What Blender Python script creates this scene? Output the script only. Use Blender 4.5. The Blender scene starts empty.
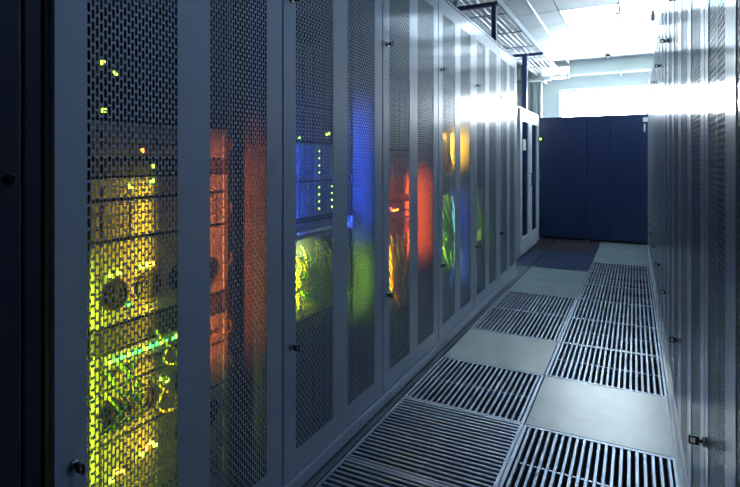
import bpy, math, random
from mathutils import Vector
random.seed(7)
scene = bpy.context.scene
COL = scene.collection

# ------------------------------------------------------------------ camera
CAM_H = 1.2
cam_data = bpy.data.cameras.new('camera')
cam_data.sensor_width = 36.0
cam_data.lens = 517.0 / 740.0 * 36.0
cam_data.shift_y = -(243.5 - 160.0) / 740.0
cam_data.clip_start = 0.02
cam = bpy.data.objects.new('camera', cam_data)
COL.objects.link(cam)
cam.location = (0, 0, CAM_H)
cam.rotation_euler = (math.radians(90), 0, math.atan(265.0 / 517.0))
scene.camera = cam

# ------------------------------------------------------------------ world, light levels, exposure
world = bpy.data.worlds.new('world')
scene.world = world
world.use_nodes = True
world.node_tree.nodes['Background'].inputs[0].default_value = (0.35, 0.5, 0.85, 1)
world.node_tree.nodes['Background'].inputs[1].default_value = 0.05
WINDOW_STRENGTH = 40.0
CEILING_STRENGTH = 6.0
FILL_LAMP_STRENGTH = 7.5
LAMP_COLOUR = (0.62, 0.83, 1.0)
STRIP_GAIN = 2.1
vs = scene.view_settings
vs.view_transform = 'Standard'
vs.look = 'None'
vs.exposure = 0.0
vs.gamma = 1.0
vs.use_curve_mapping = False

# ------------------------------------------------------------------ materials
def mat(name, col, rough=0.5, metal=0.0, coat=0.0, coat_rough=0.1, emit=None, emit_s=0.0,
        var=0.0, scale=8.0, bump=0.0, bump_scale=200.0, spec=0.5, alpha=None, trans=0.0, rough_var=0.0):
    m = bpy.data.materials.new(name)
    m.use_nodes = True
    nt = m.node_tree
    b = nt.nodes['Principled BSDF']
    b.inputs['Base Color'].default_value = (*col, 1)
    b.inputs['Roughness'].default_value = rough
    b.inputs['Metallic'].default_value = metal
    b.inputs['Specular IOR Level'].default_value = spec
    b.inputs['Coat Weight'].default_value = coat
    b.inputs['Coat Roughness'].default_value = coat_rough
    b.inputs['Transmission Weight'].default_value = trans
    if emit:
        b.inputs['Emission Color'].default_value = (*emit, 1)
        b.inputs['Emission Strength'].default_value = emit_s
    tc = nt.nodes.new('ShaderNodeTexCoord')
    if var > 0:
        n = nt.nodes.new('ShaderNodeTexNoise')
        n.inputs['Scale'].default_value = scale
        n.inputs['Detail'].default_value = 6
        n.inputs['Roughness'].default_value = 0.65
        geo = nt.nodes.new('ShaderNodeNewGeometry')
        nt.links.new(geo.outputs['Position'], n.inputs['Vector'])
        r = nt.nodes.new('ShaderNodeValToRGB')
        r.color_ramp.elements[0].position = 0.3
        r.color_ramp.elements[1].position = 0.7
        r.color_ramp.elements[0].color = (*[c * (1 - var) for c in col], 1)
        r.color_ramp.elements[1].color = (*[min(1, c * (1 + var)) for c in col], 1)
        nt.links.new(n.outputs['Fac'], r.inputs['Fac'])
        nt.links.new(r.outputs['Color'], b.inputs['Base Color'])
        if rough_var > 0:
            mr = nt.nodes.new('ShaderNodeMapRange')
            mr.inputs['To Min'].default_value = rough - rough_var
            mr.inputs['To Max'].default_value = rough + rough_var
            nt.links.new(n.outputs['Fac'], mr.inputs['Value'])
            nt.links.new(mr.outputs['Result'], b.inputs['Roughness'])
    if bump > 0:
        n2 = nt.nodes.new('ShaderNodeTexNoise')
        n2.inputs['Scale'].default_value = bump_scale
        geo2 = nt.nodes.new('ShaderNodeNewGeometry')
        nt.links.new(geo2.outputs['Position'], n2.inputs['Vector'])
        bp = nt.nodes.new('ShaderNodeBump')
        bp.inputs['Strength'].default_value = bump
        bp.inputs['Distance'].default_value = 0.002
        nt.links.new(n2.outputs['Fac'], bp.inputs['Height'])
        nt.links.new(bp.outputs['Normal'], b.inputs['Normal'])
    return m

M = {}
M['rack'] = mat('rack_grey_paint', (0.44, 0.49, 0.55), 0.42, 0.0, 0.8, 0.13, var=0.05, scale=3)
M['rack_in'] = mat('rack_inner_steel', (0.10, 0.104, 0.108), 0.55, 0.0, var=0.06, scale=5)
M['rack_dark'] = mat('rack_inner_dark', (0.05, 0.052, 0.06), 0.6, var=0.1, scale=5)
M['navy'] = mat('navy_paint', (0.006, 0.020, 0.080), 0.38, 0.0, 0.4, 0.3, var=0.08, scale=2)
M['dark_cab'] = mat('dark_cabinet_paint', (0.020, 0.023, 0.046), 0.45, var=0.08, scale=3)
M['white_cab'] = mat('white_cabinet_paint', (0.72, 0.76, 0.78), 0.4, 0, 0.3, 0.2, var=0.03, scale=3)
M['glass'] = mat('dark_glass', (0.012, 0.022, 0.075), 0.08, spec=0.6, var=0.1, scale=2)
M['black'] = mat('black_plastic', (0.012, 0.012, 0.014), 0.35, var=0.1, scale=20)
M['chrome'] = mat('latch_steel', (0.35, 0.36, 0.38), 0.25, 1.0, var=0.05, scale=20)
M['tile'] = mat('floor_tile_concrete', (0.27, 0.36, 0.36), 0.33, coat=1.0, coat_rough=0.27, spec=0.7, var=0.2, scale=5.5, bump=0.15, bump_scale=120, rough_var=0.08)
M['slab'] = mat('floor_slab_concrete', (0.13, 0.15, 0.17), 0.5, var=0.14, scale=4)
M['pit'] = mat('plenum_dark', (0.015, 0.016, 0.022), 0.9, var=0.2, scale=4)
M['steel'] = mat('grate_steel', (0.40, 0.46, 0.56), 0.38, 0.9, var=0.10, scale=14, rough_var=0.06)
M['mat_blue'] = mat('blue_studded_tile', (0.018, 0.034, 0.085), 0.34, var=0.25, scale=40, bump=0.8, bump_scale=90)
M['mat_brown'] = mat('dark_brown_tile', (0.030, 0.026, 0.034), 0.4, var=0.2, scale=12)
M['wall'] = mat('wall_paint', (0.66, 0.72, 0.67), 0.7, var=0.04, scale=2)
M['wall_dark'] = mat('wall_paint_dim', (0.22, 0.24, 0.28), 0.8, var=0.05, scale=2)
M['ceil'] = mat('ceiling_panel_white', (0.70, 0.76, 0.79), 0.6, var=0.04, scale=3)
M['ceil_grid'] = mat('ceiling_grid', (0.30, 0.34, 0.38), 0.6, var=0.05, scale=3)
M['window'] = mat('window_daylight', (0.8, 0.8, 0.8), 0.3, emit=(0.80, 0.93, 1.0), emit_s=WINDOW_STRENGTH)
M['lamp'] = mat('ceiling_lamp_diffuser', (0.8, 0.8, 0.8), 0.4, emit=LAMP_COLOUR, emit_s=CEILING_STRENGTH)
M['lamp_near'] = mat('ceiling_lamp_diffuser_dim', (0.8, 0.8, 0.8), 0.4, emit=(0.38, 0.60, 1.0), emit_s=FILL_LAMP_STRENGTH)  # for the unseen lamps added to lift the near aisle with cool light
M['wall_lamp'] = mat('wall_lamp_diffuser', (0.8, 0.8, 0.8), 0.4, emit=(0.95, 1.0, 0.98), emit_s=2.5)
M['frame_white'] = mat('white_frame', (0.72, 0.75, 0.75), 0.45, var=0.03, scale=4)
M['tray'] = mat('cable_tray_zinc', (0.62, 0.68, 0.74), 0.4, 0.3, var=0.06, scale=10)
M['post'] = mat('support_post_blue', (0.055, 0.085, 0.20), 0.4, var=0.08, scale=6)
M['pipe'] = mat('pipe_grey', (0.46, 0.51, 0.50), 0.45, var=0.06, scale=6)
M['conduit'] = mat('conduit_white', (0.74, 0.78, 0.80), 0.4, var=0.04, scale=6)
M['srv'] = mat('server_faceplate', (0.27, 0.27, 0.25), 0.45, 0.2, var=0.35, scale=30)
M['srv_dark'] = mat('server_faceplate_dark', (0.045, 0.047, 0.055), 0.45, var=0.15, scale=30)
M['bay'] = mat('drive_bay_grey', (0.30, 0.30, 0.28), 0.4, 0.2, var=0.4, scale=45)
M['cab_y'] = mat('cable_yellow', (0.75, 0.72, 0.10), 0.45, var=0.1, scale=20)
M['cab_g'] = mat('cable_lime', (0.40, 0.72, 0.12), 0.45, var=0.1, scale=20)
M['cab_o'] = mat('cable_orange', (0.80, 0.36, 0.06), 0.45, var=0.1, scale=20)
M['cab_w'] = mat('cable_white', (0.72, 0.74, 0.78), 0.45, var=0.06, scale=20)
def led_mat(n, c, s): return mat('led_' + n, (0.1, 0.1, 0.1), 0.4, emit=c, emit_s=s)
M['led_g'] = led_mat('lime', (0.50, 1.0, 0.04), 9)
M['led_gr'] = led_mat('green', (0.05, 1.0, 0.10), 7)
M['led_y'] = led_mat('yellow', (1.0, 0.80, 0.05), 12)
M['led_o'] = led_mat('orange', (1.0, 0.30, 0.02), 12)
M['led_r'] = led_mat('red', (1.0, 0.03, 0.05), 16)

# ------------------------------------------------------------------ mesh helpers
class MB:
    def __init__(s): s.v = []; s.f = []; s.smooth = False
    def box(s, x0, x1, y0, y1, z0, z1):
        i = len(s.v)
        s.v += [(x0,y0,z0),(x1,y0,z0),(x1,y1,z0),(x0,y1,z0),(x0,y0,z1),(x1,y0,z1),(x1,y1,z1),(x0,y1,z1)]
        s.f += [(i,i+3,i+2,i+1),(i+4,i+5,i+6,i+7),(i,i+1,i+5,i+4),(i+1,i+2,i+6,i+5),(i+2,i+3,i+7,i+6),(i+3,i,i+4,i+7)]
        return s
    def cbox(s, x0, x1, y0, y1, z0, z1, c=0.004):
        # box with its four x-facing front edges chamfered (front is +x)
        i = len(s.v)
        s.v += [(x0,y0,z0),(x0,y1,z0),(x0,y1,z1),(x0,y0,z1),
                (x1-c,y0,z0),(x1-c,y1,z0),(x1-c,y1,z1),(x1-c,y0,z1),
                (x1,y0+c,z0+c),(x1,y1-c,z0+c),(x1,y1-c,z1-c),(x1,y0+c,z1-c)]
        s.f += [(i,i+3,i+2,i+1)]
        for a in (0, 4):
            for k in range(4):
                k2 = (k+1) % 4
                s.f.append((i+a+k, i+a+k2, i+a+4+k2, i+a+4+k))
        s.f.append((i+8,i+9,i+10,i+11))
        return s
    def tube(s, pts, r, n=8, cap=True):
        pts = [Vector(p) for p in pts]
        rings = []
        prev = None
        for k, p in enumerate(pts):
            t = (pts[min(k+1, len(pts)-1)] - pts[max(k-1, 0)]).normalized()
            if prev is None:
                a = t.orthogonal().normalized()
            else:
                a = (prev - t * prev.dot(t))
                a = a.normalized() if a.length > 1e-6 else t.orthogonal().normalized()
            prev = a
            b = t.cross(a)
            i = len(s.v)
            for j in range(n):
                q = p + (a * math.cos(2*math.pi*j/n) + b * math.sin(2*math.pi*j/n)) * r
                s.v.append(tuple(q))
            rings.append(i)
        for a0, b0 in zip(rings, rings[1:]):
            for j in range(n):
                s.f.append((a0+j, a0+(j+1) % n, b0+(j+1) % n, b0+j))
        if cap:
            s.f.append(tuple(rings[0]+j for j in reversed(range(n))))
            s.f.append(tuple(rings[-1]+j for j in range(n)))
        return s
    def lathe(s, prof, axis='z', n=20, o=(0,0,0)):
        # prof: (radius, height) pairs
        rings = []
        for r, h in prof:
            i = len(s.v)
            for j in range(n):
                c, d = r*math.cos(2*math.pi*j/n), r*math.sin(2*math.pi*j/n)
                p = (c, d, h) if axis == 'z' else ((h, c, d) if axis == 'x' else (c, h, d))
                s.v.append((p[0]+o[0], p[1]+o[1], p[2]+o[2]))
            rings.append(i)
        for a0, b0 in zip(rings, rings[1:]):
            for j in range(n):
                s.f.append((a0+j, a0+(j+1) % n, b0+(j+1) % n, b0+j))
        s.f.append(tuple(rings[0]+j for j in reversed(range(n))))
        s.f.append(tuple(rings[-1]+j for j in range(n)))
        return s
    def mesh(s, name, m, smooth=False):
        me = bpy.data.meshes.new(name)
        me.from_pydata(s.v, [], s.f)
        me.materials.append(m)
        if smooth:
            for p in me.polygons: p.use_smooth = True
        me.update()
        return me

def add(name, me, parent=None, loc=(0,0,0), rz=0.0):
    o = bpy.data.objects.new(name, me)
    COL.objects.link(o)
    o.parent = parent
    o.location = loc
    o.rotation_euler = (0, 0, rz)
    return o
def build(name, mb, m, parent=None, loc=(0,0,0), rz=0.0, smooth=False):
    return add(name, mb.mesh(name, m, smooth), parent, loc, rz)
def tag(o, label, cat, group=None, kind=None):
    o['label'] = label
    o['category'] = cat
    if group: o['group'] = group
    if kind: o['kind'] = kind
    return o
def thing(name, label, cat, loc=(0,0,0), rz=0.0, group=None):
    return tag(add(name, None, None, loc, rz), label, cat, group)
def struct(o, label, cat):
    return tag(o, label, cat, kind='structure')

# ------------------------------------------------------------------ dimensions
XL = -1.09            # front plane of the left rack row
XR = 0.155            # front plane of the right rack row
WALL_Y = 9.27
CEIL_Z = 2.86
ROOM = (-2.5, 1.6, -1.6, WALL_Y)
RACK_W, RACK_D, RACK_H = 0.8, 0.98, 2.25
C0, C1, C2 = -1.049, -0.449, 0.151     # tile columns

# ------------------------------------------------------------------ floor
fl = MB()
fl.box(ROOM[0]-0.1, ROOM[1]+0.1, ROOM[2]-0.1, WALL_Y+0.1, -0.55, -0.38)
fl.box(ROOM[0]-0.1, C0-0.004, ROOM[2]-0.1, WALL_Y+0.1, -0.38, 0.0)
fl.box(C2+0.004, ROOM[1]+0.1, ROOM[2]-0.1, WALL_Y+0.1, -0.38, 0.0)
fl.box(C0-0.004, C2+0.004, ROOM[2]-0.1, 0.606, -0.38, 0.0)
fl.box(C0-0.004, C2+0.004, 8.414, WALL_Y+0.1, -0.38, 0.0)
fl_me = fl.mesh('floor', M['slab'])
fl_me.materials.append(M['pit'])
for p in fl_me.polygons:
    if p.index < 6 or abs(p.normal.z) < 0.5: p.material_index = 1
floor = add('floor', fl_me)
struct(floor, 'raised computer room floor with steel grates and plain concrete tiles in aisle', 'floor')

T = 0.6
def plain_mesh(name, m, c=0.004, t=0.035):
    g = 0.0015
    mb = MB()
    x0, x1, y0, y1 = g, T-g, g, T-g
    mb.v += [(x0,y0,-t),(x1,y0,-t),(x1,y1,-t),(x0,y1,-t),(x0,y0,-c),(x1,y0,-c),(x1,y1,-c),(x0,y1,-c),
             (x0+c,y0+c,0),(x1-c,y0+c,0),(x1-c,y1-c,0),(x0+c,y1-c,0)]
    mb.f += [(0,3,2,1),(8,9,10,11)]
    for a in (0, 4):
        for k in range(4):
            k2 = (k+1) % 4
            mb.f.append((a+k, a+k2, a+4+k2, a+4+k))
    return mb.mesh(name, m)
plain_me = plain_mesh('floor_tile', M['tile'])
blue_me = plain_mesh('floor_tile_blue', M['mat_blue'])
brown_me = plain_mesh('floor_tile_brown', M['mat_brown'])
# grate tile: frame, slats and cross bars
NS = 20
BORDER = 0.016
fr = MB()
g = 0.0015
fr.box(g, BORDER, g, T-g, -0.035, 0); fr.box(T-BORDER, T-g, g, T-g, -0.035, 0)
fr.box(BORDER, T-BORDER, g, BORDER, -0.035, 0); fr.box(BORDER, T-BORDER, T-BORDER, T-g, -0.035, 0)
frame_me = fr.mesh('grate_frame', M['steel'])
pitch = (T - 2*BORDER) / NS
sl = MB()
sw = 0.0135
sl.v += [(-sw/2, BORDER, -0.03), (sw/2, BORDER, -0.03), (sw/2, BORDER, -0.0035), (sw/2-0.002, BORDER, -0.001), (-sw/2+0.002, BORDER, -0.001), (-sw/2, BORDER, -0.0035)]
sl.v += [(x, T-BORDER, z) for x, y, z in sl.v]
sl.f += [(5,4,3,2,1,0), (6,7,8,9,10,11)] + [(k, (k+1) % 6, (k+1) % 6 + 6, k+6) for k in range(6)]
slat_me = sl.mesh('slat', M['steel'])
cb = MB().box(BORDER, T-BORDER, T/2-0.005, T/2+0.005, -0.034, -0.009)
cross_me = cb.mesh('crossbar', M['steel'])
def plain_tile(x, y, me): add('floor_tile', me, floor, (x, y, 0))
def grate(x, y, across=False):
    rz, loc = (0, (x, y, 0)) if not across else (-math.pi/2, (x, y+T, 0))
    o = add('grate_tile', frame_me, floor, loc, rz)
    for k in range(NS):
        add('slat', slat_me, o, (BORDER + pitch*(k+0.5), 0, 0))
    add('crossbar', cross_me, o)
JY = 2.41
left_kinds = {0.61: 'a', 1.21: 'a', 1.81: 'a', 2.41: 'g', 3.01: 'p', 3.61: 'g', 4.21: 'g', 4.81: 'p', 5.41: 'p', 6.01: 'b', 6.61: 'b', 7.21: 'd', 7.81: 'd'}
right_kinds = {0.61: 'p', 1.21: 'p', 1.81: 'g', 2.41: 'p', 3.01: 'g', 3.61: 'g', 4.21: 'g', 4.81: 'g', 5.41: 'g', 6.01: 'g', 6.61: 'p', 7.21: 'p', 7.81: 'p'}
for x, kinds in ((C0, left_kinds), (C1, right_kinds)):
    for y, k in kinds.items():
        if k == 'g': grate(x, y)
        elif k == 'a': grate(x, y, True)
        else: plain_tile(x, y, {'p': plain_me, 'b': blue_me, 'd': brown_me}[k])

for y, k in left_kinds.items():
    if y > 5.9:
        f_ = MB().box(-1.30, C0-0.0015, y+0.0015, y+T-0.0015, -0.002, 0.003)
        build('floor_tile', f_, {'b': M['mat_blue'], 'd': M['mat_brown']}[k], floor)

# ------------------------------------------------------------------ walls, window, ceiling
WX0, WX1, WZ0, WZ1 = -1.14, 0.95, 1.25, 2.385
w = MB()
w.box(ROOM[0], WX0, WALL_Y, WALL_Y+0.2, 0, CEIL_Z); w.box(WX1, ROOM[1], WALL_Y, WALL_Y+0.2, 0, CEIL_Z)
w.box(WX0, WX1, WALL_Y, WALL_Y+0.2, 0, WZ0); w.box(WX0, WX1, WALL_Y, WALL_Y+0.2, WZ1, CEIL_Z)
struct(build('wall_far', w, M['wall']), 'pale greenish white end wall above the navy cabinets', 'wall')
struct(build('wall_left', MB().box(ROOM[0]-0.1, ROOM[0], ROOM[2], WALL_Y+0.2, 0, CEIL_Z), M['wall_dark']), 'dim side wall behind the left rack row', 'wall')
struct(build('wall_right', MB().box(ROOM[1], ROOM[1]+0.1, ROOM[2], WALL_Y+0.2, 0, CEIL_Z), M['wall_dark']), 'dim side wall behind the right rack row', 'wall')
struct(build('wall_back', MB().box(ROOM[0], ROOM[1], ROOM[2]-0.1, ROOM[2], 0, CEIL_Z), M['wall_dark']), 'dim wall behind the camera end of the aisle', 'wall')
win = build('window_1', MB().box(WX0, WX1, WALL_Y+0.10, WALL_Y+0.11, WZ0, WZ1), M['window'])
struct(win, 'wide overexposed daylight window above the navy cabinets', 'window')
wf = MB()
wf.box(WX0, WX0+0.035, WALL_Y+0.04, WALL_Y+0.10, WZ0, WZ1); wf.box(WX1-0.035, WX1, WALL_Y+0.04, WALL_Y+0.10, WZ0, WZ1)
wf.box(WX0+0.035, WX1-0.035, WALL_Y+0.04, WALL_Y+0.10, WZ1-0.035, WZ1); wf.box(WX0+0.035, WX1-0.035, WALL_Y+0.04, WALL_Y+0.10, WZ0, WZ0+0.035)
build('window_frame', wf, M['frame_white'], win)

ceil = build('ceiling', MB().box(ROOM[0]-0.1, ROOM[1]+0.1, ROOM[2]-0.1, WALL_Y+0.2, CEIL_Z, CEIL_Z+0.1), M['ceil_grid'])
struct(ceil, 'suspended ceiling of pale panels with recessed light panels', 'ceiling')
CX0, CY0 = -2.55, 1.83       # ceiling grid origin
lamp_cells = {}
def lamp_key(ix, iy): return (ix, iy)
pm = MB()
pm.box(0.006, T-0.006, 0.006, T-0.006, -0.012, 0.0)
panel_me = pm.mesh('ceiling_panel', M['ceil'])
# ceiling lamps, the bluish ones added out of view as fill: (ix, iy, material, label)
lamps = [
    (3, 7, 'lamp', 'square ceiling light panel over the aisle, beside the ceiling conduit'),
    (4, 7, 'lamp', 'square ceiling light panel over the right rack row, further of two'),
    (4, 6, 'lamp', 'square ceiling light panel over the right rack row, nearer of two'),
    (4, 2, 'lamp_near', 'bluish square ceiling light panel over the near aisle'),
    (4, -2, 'lamp_near', 'bluish square ceiling light panel above the camera end of the aisle'),
    (4, 9, 'lamp', 'square ceiling light panel near the window wall'),
]
lm_frame = MB()
for a in ((0.004, 0.012, 0.004, T-0.004), (T-0.012, T-0.004, 0.004, T-0.004), (0.012, T-0.012, 0.004, 0.012), (0.012, T-0.012, T-0.012, T-0.004)):
    lm_frame.box(a[0], a[1], a[2], a[3], -0.015, 0)
lamp_frame_me = lm_frame.mesh('lamp_frame', M['frame_white'])
lm = MB().box(0.012, T-0.012, 0.012, T-0.012, -0.016, -0.001)
lamp_me = {k: lm.mesh('diffuser', M[k]) for k in ('lamp', 'lamp_near')}
taken = set()
for ix, iy, k, lab in lamps:
    taken.add((ix, iy))
    o = thing('ceiling_light', lab, 'ceiling light', (CX0 + ix*T, CY0 + iy*T, CEIL_Z), group='ceiling light panels')
    add('lamp_frame', lamp_frame_me, o)
    add('diffuser', lamp_me[k], o)
for ix in range(6):
    for iy in range(-4, 13):
        if (ix, iy) in taken or CY0 + (iy+1)*T > WALL_Y: continue
        add('ceiling_panel', panel_me, ceil, (CX0 + ix*T, CY0 + iy*T, CEIL_Z))

# ------------------------------------------------------------------ server racks
PY = [(0.078, 0.336), (0.455, 0.713)]      # perforated fields across the door
PZ0, PZ1 = 0.15, 2.13
DT = 0.022                                  # door thickness
def perforated(y0, y1, z0, z1, x):
    n = 25
    p = (y1 - y0) / n
    hole_w, rp, hole_h = p*0.70, 0.027, 0.0208
    th = 0.0002
    mb = MB()
    bw = p - hole_w
    for k in range(n+1):
        c = y0 + k*p
        mb.box(x-th, x, max(y0-0.004, c-bw/2), min(y1+0.004, c+bw/2), z0-0.004, z1+0.004)
    rows = int((z1-z0)/rp) + 2
    for k in range(n):
        a, b = y0 + k*p + bw/2, y0 + (k+1)*p - bw/2
        off = 0 if k % 2 == 0 else rp/2
        for r in range(rows):
            c0 = z0 + r*rp - off
            c1 = c0 + rp - hole_h
            c0, c1 = max(c0, z0-0.004), min(c1, z1+0.004)
            if c1 - c0 < 0.0005: continue
            i = len(mb.v)
            mb.v += [(x,a,c0),(x,b,c0),(x,b,c1),(x,a,c1),(x-th,a,c0),(x-th,b,c0),(x-th,b,c1),(x-th,a,c1)]
            mb.f += [(i,i+1,i+2,i+3),(i+4,i+7,i+6,i+5),(i,i+4,i+5,i+1),(i+3,i+2,i+6,i+7)]
    return mb.mesh('perforated_panel', M['rack'])
ZD0, ZD1 = 0.065, 2.225
Y0, Y1 = 0.0055, RACK_W-0.0055
d = MB()
for ya, yb in ((Y0, PY[0][0]), (PY[0][1], PY[1][0]), (PY[1][1], Y1)):
    d.box(-0.0035, 0, ya, yb, ZD0, ZD1)
for ya, yb in PY:
    d.box(-0.0035, 0, ya, yb, ZD0, PZ0); d.box(-0.0035, 0, ya, yb, PZ1, ZD1)
d.box(-DT, -0.0035, Y0, Y0+0.004, ZD0, ZD1); d.box(-DT, -0.0035, Y1-0.004, Y1, ZD0, ZD1)
d.box(-DT, -0.0035, Y0, Y1, ZD0, ZD0+0.004); d.box(-DT, -0.0035, Y0, Y1, ZD1-0.004, ZD1)
door_me = d.mesh('door', M['rack'])
perf_me = [perforated(a, b, PZ0, PZ1, -0.0015) for a, b in PY]
side_me = MB().box(-RACK_D, -DT-0.004, 0.001, 0.02, 0.07, 2.235).mesh('side_panel', M['rack_in'])
side2_me = MB().box(-RACK_D, -DT-0.004, RACK_W-0.02, RACK_W-0.001, 0.07, 2.235).mesh('side_panel', M['rack_in'])
back_me = MB().box(-RACK_D-0.01, -RACK_D, 0.001, RACK_W-0.001, 0.07, 2.235).mesh('back_panel', M['rack_dark'])
roof_me = MB().box(-RACK_D-0.01, -0.004, 0.001, RACK_W-0.001, 2.2355, RACK_H).mesh('roof_panel', M['rack'])
pl = MB().box(-RACK_D, 0.012, 0.001, RACK_W-0.001, 0.012, 0.058)
plinth_me = pl.mesh('plinth', M['rack'])
base_me = MB().box(-RACK_D, -DT-0.004, 0.02, RACK_W-0.02, 0.0585, 0.075).mesh('base_plate', M['rack_dark'])
rail_me = MB().box(-0.135, -0.115, 0, 0.035, 0.08, 2.23).mesh('mounting_rail', M['rack_in'])
ft = MB().lathe([(0.016, 0.0), (0.018, 0.006), (0.009, 0.007), (0.009, 0.012)], n=12)
foot_me = ft.mesh('foot', M['chrome'], True)
# latch: steel rose, stem and black key bow standing off the door
lt = MB().lathe([(0.012, 0), (0.012, 0.006), (0.009, 0.009)], 'x', 16)
latch_me = lt.mesh('latch', M['chrome'], True)
kb = MB()
kb.lathe([(0.0055, 0.008), (0.0055, 0.020)], 'x', 10)
kb.cbox(0.018, 0.028, -0.0035, 0.0035, -0.012, 0.012, 0.002)
kb.box(0.028, 0.044, -0.003, 0.003, -0.012, -0.0075)
kb.box(0.028, 0.044, -0.003, 0.003, 0.0075, 0.012)
kb.box(0.040, 0.0445, -0.003, 0.003, -0.0075, 0.0075)
kb.v = [(x*0.85, y*0.85, z*0.85) for x, y, z in kb.v]
key_me = kb.mesh('key', M['black'])
def rack(label, loc, rz, group, latches=(0.535, 1.77)):
    o = thing('server_rack', label, 'server rack', loc, rz, group)
    dr = add('door', door_me, o)
    for pmesh in perf_me: add('perforated_panel', pmesh, dr)
    for z in latches:
        add('latch', latch_me, dr, (0, 0.045, z))
        add('key', key_me, dr, (0, 0.045, z))
    add('side_panel', side_me, o); add('side_panel', side2_me, o)
    add('back_panel', back_me, o); add('roof_panel', roof_me, o)
    add('plinth', plinth_me, o); add('base_plate', base_me, o)
    add('mounting_rail', rail_me, o, (0, 0.122, 0)); add('mounting_rail', rail_me, o, (0, RACK_W-0.157, 0))
    for fx in (-0.012, -0.9):
        for fy in (0.03, RACK_W-0.03):
            add('foot', foot_me, o, (fx, fy, 0))
    return o
LY0 = 0.662
left_labels = [
    'perforated grey server rack glowing yellow-green and orange, beside the dark cabinet',
    'perforated grey server rack glowing blue above lime green, second in the left row',
    'perforated grey server rack glowing red-orange above yellow cables, third in the left row',
    'perforated grey server rack with amber, green and blue glow, fourth in the left row',
    'perforated grey server rack with a faint green glow, fifth in the left row',
    'perforated grey server rack with no glow, last of the left row before the white cabinet',
]
for k, lab in enumerate(left_labels):
    rack(lab, (XL, LY0 + RACK_W*k, 0), 0, 'left row of server racks')
ordn = ['nearest to the camera', 'second from the camera', 'third from the camera', 'fourth from the camera', 'fifth from the camera',
        'sixth from the camera', 'seventh from the camera', 'eighth from the camera', 'last before the navy cabinet']
for k, w_ in enumerate(ordn):
    rack('perforated grey server rack in the unlit right row, ' + w_, (XR, 1.54 + RACK_W*k, 0), math.pi, 'right row of server racks', (0.512, 1.82))

# ------------------------------------------------------------------ dark cabinet at the left edge
o = thing('dark_cabinet', 'dark navy solid-door cabinet at the left edge of the row', 'cabinet', (XL, -0.15, 0))
W = 0.806
b = MB().box(-RACK_D, -0.03, 0, W, 0.06, RACK_H)
build('body', b, M['dark_cab'], o)
build('plinth', MB().box(-RACK_D, -0.01, 0, W, 0, 0.06), M['dark_cab'], o)
ddoor = build('door', MB().cbox(-0.027, 0.0, 0.004, W-0.055, 0.07, RACK_H-0.01, 0.003), M['dark_cab'], o)
build('corner_post', MB().cbox(-0.03, -0.003, W-0.048, W-0.014, 0.07, RACK_H, 0.003), M['dark_cab'], o)
build('lock', MB().lathe([(0.010, 0), (0.010, 0.006), (0.006, 0.012)], 'x', 14), M['black'], ddoor, (0, W-0.078, 1.165), smooth=False)

# ------------------------------------------------------------------ white cabinet with dark glass doors
CY_0, CY_1, CXF, CHT = 6.36, 7.70, -1.23, 1.855
o = thing('glass_door_cabinet', 'white cabinet with two tall dark glass doors past the left racks', 'cabinet', (CXF, CY_0, 0))
L = CY_1 - CY_0
build('body', MB().box(-0.7, -0.03, 0, L, 0.0, CHT), M['white_cab'], o)
for k in range(2):
    a, b_ = 0.012 + k*L/2, (k+1)*L/2 - 0.012
    z0, z1 = 0.06, CHT-0.02
    f = MB()
    gy0, gy1, gz0, gz1 = a+0.12, b_-0.10, 0.24, 1.68
    f.box(-0.03, 0, a, gy0, z0, z1); f.box(-0.03, 0, gy1, b_, z0, z1)
    f.box(-0.03, 0, gy0, gy1, z0, gz0); f.box(-0.03, 0, gy0, gy1, gz1, z1)
    dr = build('door', f, M['white_cab'], o)
    build('glass_pane', MB().box(-0.02, -0.012, gy0-0.003, gy1+0.003, gz0-0.003, gz1+0.003), M['glass'], dr)
    if k == 0:
        build('display', MB().cbox(-0.012, -0.004, gy0+0.10, gy1-0.16, 1.32, 1.46), M['frame_white'], dr)
    h = MB().tube([(0, gy1+0.045, 0.86), (0.03, gy1+0.045, 0.87), (0.03, gy1+0.045, 1.02), (0, gy1+0.045, 1.03)], 0.007, 8)
    build('handle', h, M['chrome'], dr, smooth=True)

# ------------------------------------------------------------------ navy cabinets across the end of the aisle
NYF, NH = 8.27, 1.85
o = thing('navy_cabinet', 'wide dark navy three-panel cabinet closing the end of the aisle', 'cabinet', (0, NYF, 0))
NX = (-1.31, -0.64, -0.32, 0.30)
build('body', MB().box(NX[0], NX[3], 0.02, 0.75, 0.05, NH-0.004), M['navy'], o)
build('plinth', MB().box(NX[0]+0.01, NX[3]-0.01, 0.05, 0.74, 0, 0.05), M['black'], o)
for a, b_ in zip(NX, NX[1:]):
    mb = MB()
    c = 0.003
    x0, x1, z0, z1 = a+0.0015, b_-0.0015, 0.035, NH
    i = 0
    mb.v += [(x0,0.02,z0),(x1,0.02,z0),(x1,0.02,z1),(x0,0.02,z1),(x0,c,z0),(x1,c,z0),(x1,c,z1),(x0,c,z1),(x0+c,0,z0+c),(x1-c,0,z0+c),(x1-c,0,z1-c),(x0+c,0,z1-c)]
    for q in (0, 4):
        for k in range(4):
            k2 = (k+1) % 4
            mb.f.append((q+k, q+k2, q+4+k2, q+4+k))
    mb.f += [(8,9,10,11), (3,2,1,0)]
    build('front_panel', mb, M['navy'], o)
build('indicator', MB().box(-1.302, -1.282, -0.012, 0.0, 1.51, 1.535), M['led_g'], o)
build('bracket', MB().box(0.10, 0.16, -0.01, 0.0, 1.74, 1.80).box(0.11, 0.13, -0.014, 0, 1.60, 1.71), M['frame_white'], o)
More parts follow.
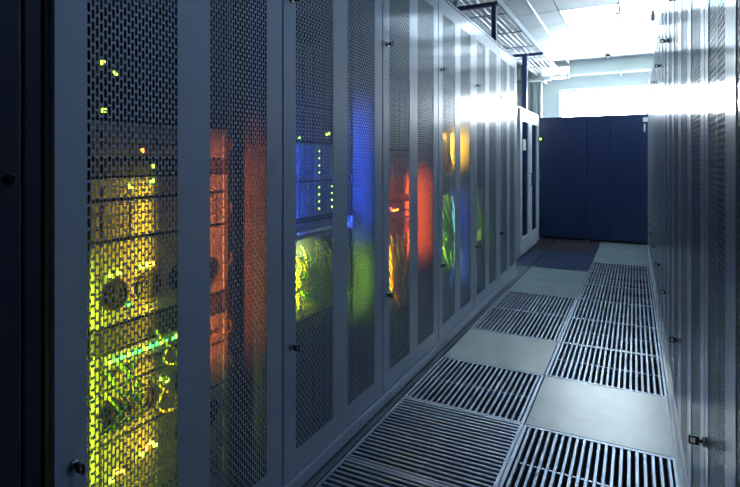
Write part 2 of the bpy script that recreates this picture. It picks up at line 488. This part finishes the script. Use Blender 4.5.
build('floor_stud', MB().lathe([(0.02, 0), (0.02, 0.01), (0.012, 0.02)], n=12, o=(-0.62, -0.012, 0.0)), M['chrome'], o)

# ------------------------------------------------------------------ overhead cable tray, supports, pipes
TX0, TX1, TZ = -1.49, -1.11, 2.63
TY0, TY1 = 3.4, 9.2
o = thing('cable_tray', 'long pale ladder cable tray hanging above the left rack row', 'cable tray', (0, 0, TZ))
for x in (TX0, TX1):
    build('side_rail', MB().box(x-0.008, x+0.008, TY0, TY1, 0, 0.06), M['tray'], o)
rung_me = MB().box(TX0+0.008, TX1-0.008, -0.012, 0.012, 0.0, 0.012).mesh('rung', M['tray'])
for k in range(int((TY1-TY0)/0.8)):
    add('rung', rung_me, o, (0, TY0 + 0.12 + k*0.8, 0))
for k, (x, m_) in enumerate(((-1.17, 'cab_w'), (-1.24, 'cab_w'), (-1.30, 'tray'), (-1.37, 'cab_w'), (-1.43, 'tray'))):
    pts = [(x + 0.004*math.sin(1.3*j + k), TY0 + 0.05 + j*(TY1-TY0-0.1)/24, TZ + 0.028 + 0.002*k) for j in range(25)]
    c = build('tray_cable', MB().tube(pts, 0.012, 8), M[m_], smooth=True)
    tag(c, ('long pale cable on the overhead tray, ' + ['nearest the aisle', 'second from the aisle', 'in the middle of five', 'fourth from the aisle', 'furthest from the aisle'][k]), 'cable', 'cables on the overhead tray')
sp = thing('tray_support', 'dark blue angled post holding the tray, on the left rack tops', 'bracket', (-1.135, 4.68, RACK_H), group='tray supports')
build('post', MB().box(-0.02, 0.02, -0.02, 0.02, 0.0, TZ-RACK_H-0.035), M['post'], sp)
build('crossbar', MB().box(-0.38, 0.035, -0.025, 0.025, TZ-RACK_H-0.035, TZ-RACK_H-0.002), M['post'], sp)
build('foot_plate', MB().box(-0.05, 0.05, -0.05, 0.05, 0.0, 0.008), M['post'], sp)
sp = thing('tray_support', 'dark blue T-shaped post holding the tray above the white cabinet', 'bracket', (-1.318, 7.14, CHT), group='tray supports')
build('post', MB().box(-0.03, 0.03, -0.03, 0.03, 0.0, TZ-CHT-0.035), M['post'], sp)
build('crossbar', MB().box(-0.19, 0.235, -0.025, 0.025, TZ-CHT-0.035, TZ-CHT-0.002), M['post'], sp)
build('foot_plate', MB().box(-0.06, 0.03, -0.06, 0.06, 0.0, 0.008), M['post'], sp)
for k, (x, y) in enumerate(((-1.40, 4.10), (-1.335, 4.22))):
    pts = [(x, y, TZ+0.03), (x-0.02, y+0.02, TZ-0.05), (x-0.05, y+0.08, TZ-0.16), (x-0.06, y+0.14, TZ-0.28), (x-0.06, y+0.16, RACK_H)]
    c = build('drop_cable', MB().tube(pts, 0.02, 8), M['pipe'], smooth=True)
    tag(c, 'thick grey cable dropping from the tray into the left racks', 'cable', 'cables dropping from the tray')
for x, r, lab in ((-0.985, 0.018, 'white conduit along the ceiling nearest the aisle'), (-1.72, 0.018, 'white conduit along the ceiling behind the cable tray')):
    z = CEIL_Z - 0.012 - r
    c = build('ceiling_conduit', MB().tube([(x, 2.0, z), (x, 9.25, z)], r, 10), M['conduit'], smooth=True)
    tag(c, lab, 'conduit')
pp = thing('wall_pipe', 'thin pale pipe running level across the end wall above the window', 'pipe', (0, 9.17, 2.615))
build('pipe', MB().tube([(-1.9, 0, 0), (0.6, 0, 0)], 0.022, 12), M['conduit'], pp, smooth=True)
for x in (-1.0, -0.2, 0.35):
    build('clamp', MB().box(x-0.014, x+0.014, -0.03, 0.098, -0.05, 0.03), M['pipe'], pp)
pp = thing('wall_pipe', 'short dark level pipe on the end wall behind the cable tray', 'pipe', (0, 8.9, 2.53))
build('pipe', MB().tube([(-1.9, 0, 0), (-1.23, 0, 0)], 0.03, 12), M['pipe'], pp, smooth=True)
build('clamp', MB().box(-1.36, -1.33, -0.035, 0.369, -0.04, 0.04), M['pipe'], pp)
for k, (x, r) in enumerate(((-1.80, 0.05), (-1.66, 0.055), (-1.535, 0.05), (-1.43, 0.04))):
    c = build('riser_pipe', MB().tube([(x, 9.10, 0.0), (x, 9.10, 2.80), (x, 9.10, CEIL_Z)], r, 16), M['pipe'], smooth=True)
    tag(c, 'vertical grey riser pipe on the end wall, ' + ['leftmost of four', 'second of four from the left', 'third of four from the left', 'thin one nearest the window'][k], 'pipe', 'riser pipes in the corner')
wl = thing('wall_light', 'bright white rectangular light high on the end wall at the tray end', 'wall light', (-1.22, WALL_Y, 2.57))
build('housing', MB().box(-0.25, 0.25, -0.06, -0.0, -0.01, 0.20), M['frame_white'], wl)
build('diffuser', MB().box(-0.24, 0.24, -0.075, -0.06, 0.0, 0.19), M['wall_lamp'], wl)

def detector(loc, label, cat, name):
    o = thing(name, label, cat, loc)
    build('base', MB().lathe([(0.06, 0), (0.06, -0.018), (0.045, -0.026)], n=20), M['frame_white'], o, smooth=False)
    build('dome', MB().lathe([(0.042, -0.026), (0.040, -0.045), (0.028, -0.062), (0.010, -0.068)], n=20), M['black'], o, smooth=True)
    return o
detector((-0.37, 8.75, CEIL_Z-0.012), 'small dark dome on the ceiling near the end wall', 'dome camera', 'dome_camera')
o = thing('sprinkler', 'small ceiling sprinkler head hanging over the aisle', 'sprinkler', (-0.17, 6.42, CEIL_Z-0.012))
build('rose', MB().lathe([(0.045, 0), (0.045, -0.008), (0.02, -0.014)], n=18), M['pipe'], o)
build('stem', MB().lathe([(0.010, -0.014), (0.010, -0.06)], n=10), M['chrome'], o)
build('deflector', MB().lathe([(0.008, -0.06), (0.022, -0.064), (0.022, -0.067), (0.006, -0.070)], n=14), M['black'], o)
o = thing('hanging_sensor', 'slim dark sensor hanging from the ceiling above the right racks', 'sensor', (0.17, 6.3, CEIL_Z-0.012))
build('rod', MB().lathe([(0.006, 0), (0.006, -0.05)], n=8), M['pipe'], o)
build('sensor_body', MB().lathe([(0.014, -0.05), (0.018, -0.06), (0.018, -0.15), (0.012, -0.16)], n=12), M['black'], o)

# ------------------------------------------------------------------ equipment inside the left racks
EX = -0.105                                  # equipment fronts stand this far behind the door plane
EW, EY = 0.482, 0.159                        # equipment width and offset in a rack
bay_me = MB().cbox(-0.004, 0.006, 0, 0.074, 0, 0.024, 0.002).mesh('drive_bay', M['bay'])
bayd_me = MB().cbox(-0.004, 0.006, 0, 0.074, 0, 0.024, 0.002).mesh('drive_bay', M['srv_dark'])
led_box = MB().cbox(-0.002, 0.004, -0.005, 0.005, -0.005, 0.005, 0.002)
led_me = {k: led_box.mesh('led', M[k]) for k in ('led_g', 'led_gr', 'led_y', 'led_o', 'led_r')}
fg = MB()
for r0, r1 in ((0.034, 0.040), (0.020, 0.024), (0.0, 0.009)):
    n = 20
    i = len(fg.v)
    for j in range(n):
        c, s_ = math.cos(2*math.pi*j/n), math.sin(2*math.pi*j/n)
        fg.v += [(0.006, r0*c, r0*s_), (0.006, r1*c, r1*s_), (0.0, r1*c, r1*s_)]
    for j in range(n):
        q, q2 = i+3*j, i+3*((j+1) % n)
        fg.f += [(q, q+1, q2+1, q2), (q+1, q+2, q2+2, q2+1)]
fg.box(0.0, 0.005, -0.036, 0.036, -0.002, 0.002); fg.box(0.0, 0.005, -0.002, 0.002, -0.036, 0.036)
fan_me = fg.mesh('fan_grille', M['black'])
fand_me = MB().lathe([(0.041, -0.001), (0.041, 0.0015)], 'x', 20).mesh('fan_opening', M['black'])
handle_me = MB().tube([(0.0, 0, 0), (0.022, 0, 0.004), (0.022, 0, 0.034), (0, 0, 0.038)], 0.0035, 6).mesh('handle', M['srv_dark'], True)
port_me = MB().cbox(-0.002, 0.003, 0, 0.014, 0, 0.011, 0.001).mesh('port', M['black'])
portw_me = MB().cbox(-0.002, 0.003, 0, 0.014, 0, 0.011, 0.001).mesh('port', M['frame_white'])
def server(ri, z, h, label, dark=False, bays=0, rows=1, fans=(), leds=(), ports=0, cat='server', name='rack_server', wport=False, x=EX, group=None, vents=True):
    o = thing(name, label, cat, (XL + x, LY0 + RACK_W*ri + EY, z), 0, group or 'equipment in the left racks')
    m_ = M['srv_dark' if dark else 'srv']
    build('chassis', MB().box(-0.6, 0, 0.022, EW-0.022, 0.002, h-0.002), m_, o)
    for a, b_ in ((0, 0.022), (EW-0.022, EW)):
        build('ear', MB().cbox(-0.003, 0.003, a, b_, 0.002, h-0.002, 0.001), m_, o)
    if h > 0.07:
        for yy in (0.011, EW-0.011): add('handle', handle_me, o, (0.003, yy, h/2-0.019))
    for r in range(rows):
        for k in range(bays):
            add('drive_bay', bayd_me if dark else bay_me, o, (0, 0.03 + k*0.080, 0.008 + r*0.029))
    for (fy, fz) in fans:
        f = add('fan_opening', fand_me, o, (0, fy, fz)); add('fan_grille', fan_me, f)
    for (ly, lz, c) in leds:
        add('led', led_me[c], o, (0.004, ly, lz))
    for k in range(ports):
        add('port', portw_me if wport else port_me, o, (0, 0.035 + k*0.0172, h*0.45 - 0.0055))
    if vents and h > 0.1 and not fans:
        for k in range(5):
            build('vent_slot', MB().box(-0.001, 0.0015, EW*0.55, EW-0.05, h-0.022-0.012*k, h-0.017-0.012*k), M['black'], o)
    return o
# rack 1 (bottom to top); y along the front, camera sees roughly y 0.0-0.27
server(0, 0.10, 0.17, 'grey server at the bottom of the yellow-lit rack', bays=5, rows=3)
server(0, 0.275, 0.20, 'grey server with orange and yellow lights low in the yellow-lit rack', bays=5, rows=2,
       leds=[(0.07,0.12,'led_y'),(0.085,0.11,'led_o'),(0.055,0.105,'led_g'),(0.16,0.135,'led_o'),(0.175,0.14,'led_y'),(0.145,0.125,'led_g'),(0.19,0.13,'led_g')], fans=[(0.30,0.13),(0.395,0.13)])
server(0, 0.48, 0.13, 'grey server with two round fans under the green-lit switch', bays=0, fans=[(0.055,0.065),(0.15,0.065),(0.30,0.065)],
       leds=[(0.21,0.10,'led_g'),(0.23,0.09,'led_g')])
server(0, 0.615, 0.09, 'network switch with a row of green lights in the yellow-lit rack', ports=24, cat='network switch', name='network_switch',
       leds=[(0.05+0.018*k, 0.070, 'led_gr' if k % 3 else 'led_g') for k in range(14)])
server(0, 0.775, 0.215, 'grey server with round fan grilles and yellow lights in the yellow-lit rack', bays=5, rows=1,
       fans=[(0.065,0.078),(0.17,0.080),(0.28,0.08),(0.39,0.08)], leds=[(0.05,0.128,'led_g'),(0.075,0.133,'led_g'),(0.145,0.135,'led_g'),(0.165,0.138,'led_y'),(0.18,0.137,'led_o'),(0.105,0.045,'led_gr')])
server(0, 0.710, 0.06, 'black blank filler plate under the fanned server', True, cat='filler plate', name='blank_plate')
server(0, 0.995, 0.10, 'flat grey drive shelf above the fanned server', bays=5, rows=3)
server(0, 1.10, 0.055, 'thin grey server unit with one lime light in the yellow-lit rack', bays=3, rows=1, leds=[(0.179,0.042,'led_g'),(0.11,0.03,'led_g')])
server(0, 1.158, 0.045, 'thin dark server unit with a lime light between two grey units', True, bays=5, rows=1, leds=[(0.179,0.025,'led_g')])
server(0, 1.206, 0.095, 'grey server unit with an orange light under the dark servers', bays=4, rows=2, leds=[(0.145,0.02,'led_o')])
server(0, 1.305, 0.18, 'dark server with one lime light in the yellow-lit rack', True, bays=5, rows=5, leds=[(0.033,0.020,'led_g'),(0.030,0.140,'led_g'),(0.065,0.118,'led_g')])
server(0, 1.49, 0.18, 'black server high up in the yellow-lit rack', True, bays=5, rows=5, leds=[])
server(0, 1.42+0.255, 0.18, 'topmost black server in the yellow-lit rack', True, bays=5, rows=5)
# rack 2
server(1, 0.10, 0.24, 'dark server at the bottom of the blue-lit rack', True, bays=5, rows=7)
server(1, 0.345, 0.20, 'dark server under the lime-lit cables of the blue-lit rack', True, bays=5, rows=6, leds=[(0.03, 0.10, 'led_y')])
server(1, 0.55, 0.10, 'pale flat server below the lime-lit cables', bays=5, rows=3)
server(1, 0.655, 0.22, 'pale server set back behind the lime-lit cables', bays=0, x=EX-0.03)
server(1, 0.885, 0.06, 'pale patch bay with white ports in the blue-lit rack', ports=24, wport=True, cat='patch bay', name='patch_bay', x=EX+0.03)
blade = server(1, 0.955, 0.32, 'blade chassis with columns of lime lights in the blue-lit rack', True, vents=False, cat='blade chassis', name='blade_chassis')
blade_me = MB().cbox(-0.004, 0.008, 0, 0.050, 0.0, 0.143, 0.003).mesh('blade', M['bay'])
for r in range(2):
    for k in range(8):
        bl = add('blade', blade_me, blade, (0.0, 0.034 + k*0.0525, 0.012 + r*0.152))
        if k in (3, 5):
            for j in range(4):
                add('led', led_me['led_g'], bl, (0.008, 0.03, 0.028 + j*0.030)).scale = (0.8, 0.5, 0.5)
server(1, 1.28, 0.14, 'dark server with two lime lights above the blade chassis', True, bays=5, rows=4, leds=[(0.085, 0.012, 'led_g'), (0.31, 0.035, 'led_g'), (0.29, 0.03, 'led_g')])
server(1, 1.425, 0.25, 'black server at the top of the blue-lit rack', True, bays=5, rows=8)
# rack 3
server(2, 0.10, 0.40, 'dark server at the bottom of the red-lit rack', True, bays=5, rows=12)
server(2, 0.505, 0.20, 'grey server behind the yellow cables of the red-lit rack', bays=5, rows=6)
server(2, 0.71, 0.15, 'grey server at the level of the yellow cables in the red-lit rack', bays=5, rows=3)
server(2, 0.87, 0.09, 'network switch with a red light in the red-lit rack', ports=24, cat='network switch', name='network_switch',
       leds=[(0.155, 0.065, 'led_r'), (0.165, 0.055, 'led_r'), (0.19, 0.050, 'led_o'), (0.215, 0.050, 'led_o'), (0.24, 0.050, 'led_o')])
server(2, 1.0, 0.25, 'grey server above the red indicator in the red-lit rack', bays=5, rows=7)
server(2, 1.26, 0.40, 'dark server in the upper half of the red-lit rack', True, bays=5, rows=12)
# rack 4, 5, 6
server(3, 0.10, 0.30, 'dark server at the bottom of the amber and green rack', True, bays=5, rows=9)
server(3, 0.42, 0.30, 'grey server behind the lime cables of the amber and green rack', bays=5, rows=8)
server(3, 0.95, 0.25, 'grey server between the lime and amber cables', bays=5, rows=7)
server(3, 1.40, 0.40, 'dark server at the top of the amber and green rack', True, bays=5, rows=12)
server(4, 0.10, 0.40, 'dark server at the bottom of the faintly green rack', True, bays=5, rows=12)
server(4, 0.65, 0.30, 'grey server in the middle of the faintly green rack', bays=5, rows=8)
server(5, 0.10, 0.50, 'dark server at the bottom of the last left rack', True, bays=5, rows=14)
server(5, 0.80, 0.40, 'dark server in the middle of the last left rack', True, bays=5, rows=12)

# patch cables: loops hanging between the door and the equipment
def cables(ri, n, y0, y1, z0, z1, mats, label, group, sag=0.12, r=0.005, x0=-0.080, x1=-0.04):
    for k in range(n):
        ya, yb = random.uniform(y0, y1), random.uniform(y0, y1)
        za, zb = random.uniform(z0 + sag*0.6, z1), random.uniform(z0 + sag*0.6, z1)
        pts = []
        ph = random.uniform(0, 6.28)
        xa = random.uniform(x0+0.02, x1)
        N = 14
        for j in range(N+1):
            t = j / N
            env = math.sin(math.pi*t)
            pts.append((x0 - 0.008 + (xa - x0 + 0.008)*min(1, env*1.4), ya + (yb-ya)*t + (0.045*math.sin(2*math.pi*t + ph) + 0.025*math.sin(5*math.pi*t + 2*ph))*env,
                        max(z0, za + (zb-za)*t - sag*env*random.uniform(0.97, 1.03))))
        o = build('patch_cable', MB().tube(pts, r, 6), M[random.choice(mats)], None, (XL, LY0 + RACK_W*ri, 0), smooth=True)
        tag(o, label, 'cable', group)
cables(1, 30, 0.18, 0.56, 0.61, 0.87, ['cab_y', 'cab_g', 'cab_y'], 'lime lit patch cable looping below the patch bay in the blue-lit rack', 'patch cables of the blue-lit rack', 0.12, 0.007)
cables(2, 30, 0.20, 0.52, 0.40, 0.80, ['cab_y', 'cab_g', 'cab_o'], 'tangled yellow patch cable hanging in the red-lit rack', 'patch cables of the red-lit rack', 0.18, 0.005)
cables(3, 12, 0.20, 0.40, 1.12, 1.36, ['cab_y', 'cab_o'], 'amber patch cable looping high in the amber and green rack', 'amber cables of the fourth rack', 0.14)
cables(3, 22, 0.22, 0.58, 0.45, 0.98, ['cab_g', 'cab_y'], 'lime patch cable hanging low in the amber and green rack', 'lime cables of the fourth rack', 0.22, 0.007)
cables(4, 10, 0.20, 0.40, 0.62, 1.0, ['cab_g', 'cab_y'], 'green patch cable hanging in the faintly green rack', 'cables of the fifth rack', 0.18)
cables(0, 5, 0.18, 0.42, 0.50, 0.73, ['cab_g', 'cab_y'], 'lime patch cable hanging below the switch in the yellow-lit rack', 'patch cables of the yellow-lit rack', 0.10, 0.004)

# coloured light strips added unseen behind the door stiles to make the racks glow
def added_strip(ri, y, z0, z1, col, power, label, aim, x=-0.05, spread=None):
    mid = x > -0.02
    o = thing('led_strip', label, 'LED strip', (XL + x, LY0 + RACK_W*ri + y, z0), 0, 'LED strips inside the left racks')
    h = z1 - z0
    a = Vector((aim[0], aim[1], aim[2] if len(aim) > 2 else 0)).normalized()
    build('channel', MB().box(-0.006, 0.006, -0.006, 0.006, 0, h), M['rack_in'], o)
    lt_ = bpy.data.lights.new('strip_light', 'AREA')
    lt_.shape = 'RECTANGLE'
    lt_.size = 0.012
    lt_.size_y = h
    lt_.color = col
    lt_.spread = math.radians(spread or (50 if mid else 80))
    lt_.energy = power * STRIP_GAIN
    lo = bpy.data.objects.new('strip_light', lt_)
    COL.objects.link(lo)
    lo.parent = o
    lo.location = a * 0.012 + Vector((0, 0, h/2))
    lo.rotation_euler = a.to_track_quat('-Z', 'Y').to_euler()
    em = mat('strip_' + label.split()[0], (0.1, 0.1, 0.1), 0.4, emit=col, emit_s=1.5)
    ox, oy = a.x*0.0085, a.y*0.0085
    build('lens', MB().box(ox-0.0025, ox+0.0025, oy-0.0025, oy+0.0025, 0.004, h-0.004), em, o)
    return o
YG, OR, BL, RD, AM, GR = (0.72, 0.95, 0.02), (1.0, 0.22, 0.02), (0.03, 0.10, 1.0), (1.0, 0.07, 0.02), (1.0, 0.55, 0.02), (0.42, 1.0, 0.05)
R_, MID = 0.03, 0.395
MX = -0.013
AL, AR = (-0.8, 1), (-0.45, 1)
added_strip(0, R_, 0.20, 0.92, (0.66, 0.88, 0.02), 3.2, 'yellow-lime LED strip on the left post of the yellow-lit rack', AL)
added_strip(0, 0.385, 0.35, 1.15, (1.0, 0.62, 0.02), 0.36, 'orange LED strip behind the middle stile aimed left in the yellow-lit rack', (-0.7, -1), MX, 95)
added_strip(0, 0.415, 0.55, 1.25, (1.0, 0.16, 0.015), 0.55, 'red-orange LED strip behind the middle stile of the yellow-lit rack', AR, MX)
added_strip(1, R_, 0.86, 1.45, BL, 6.5, 'blue LED strip on the left post of the blue-lit rack', AL)
added_strip(1, 0.42, 0.86, 1.45, BL, 1.6, 'blue LED strip behind the middle stile of the blue-lit rack', AR, MX)
added_strip(1, R_, 0.62, 0.84, YG, 4.2, 'lime LED strip on the left post of the blue-lit rack', AL)
added_strip(1, 0.42, 0.50, 0.76, (0.4, 0.85, 0.02), 0.5, 'green LED strip behind the middle stile of the blue-lit rack', AR, MX)
added_strip(2, R_, 0.85, 1.12, RD, 2.6, 'red LED strip on the left post of the red-lit rack', AL)
added_strip(2, 0.42, 0.62, 1.1, (1.0, 0.10, 0.01), 1.9, 'red LED strip behind the middle stile of the red-lit rack', AR, MX)
added_strip(2, R_, 0.45, 0.76, (1.0, 0.70, 0.02), 5.5, 'yellow LED strip on the left post of the red-lit rack', AL)
added_strip(3, 0.42, 1.20, 1.42, AM, 2.4, 'amber LED strip behind the middle stile of the amber and green rack', AR, MX)
added_strip(3, R_, 1.12, 1.32, AM, 2.0, 'amber LED strip on the left post of the amber and green rack', AL)
added_strip(3, R_, 0.40, 0.90, GR, 10.0, 'green LED strip on the left post of the amber and green rack', AL)
added_strip(3, 0.42, 0.30, 0.95, (0.05, 0.12, 1.0), 0.9, 'blue LED strip behind the middle stile of the amber and green rack', AR, MX)
added_strip(4, R_, 0.50, 0.85, (0.45, 1.0, 0.05), 6.0, 'green LED strip on the left post of the faintly green rack', AL)
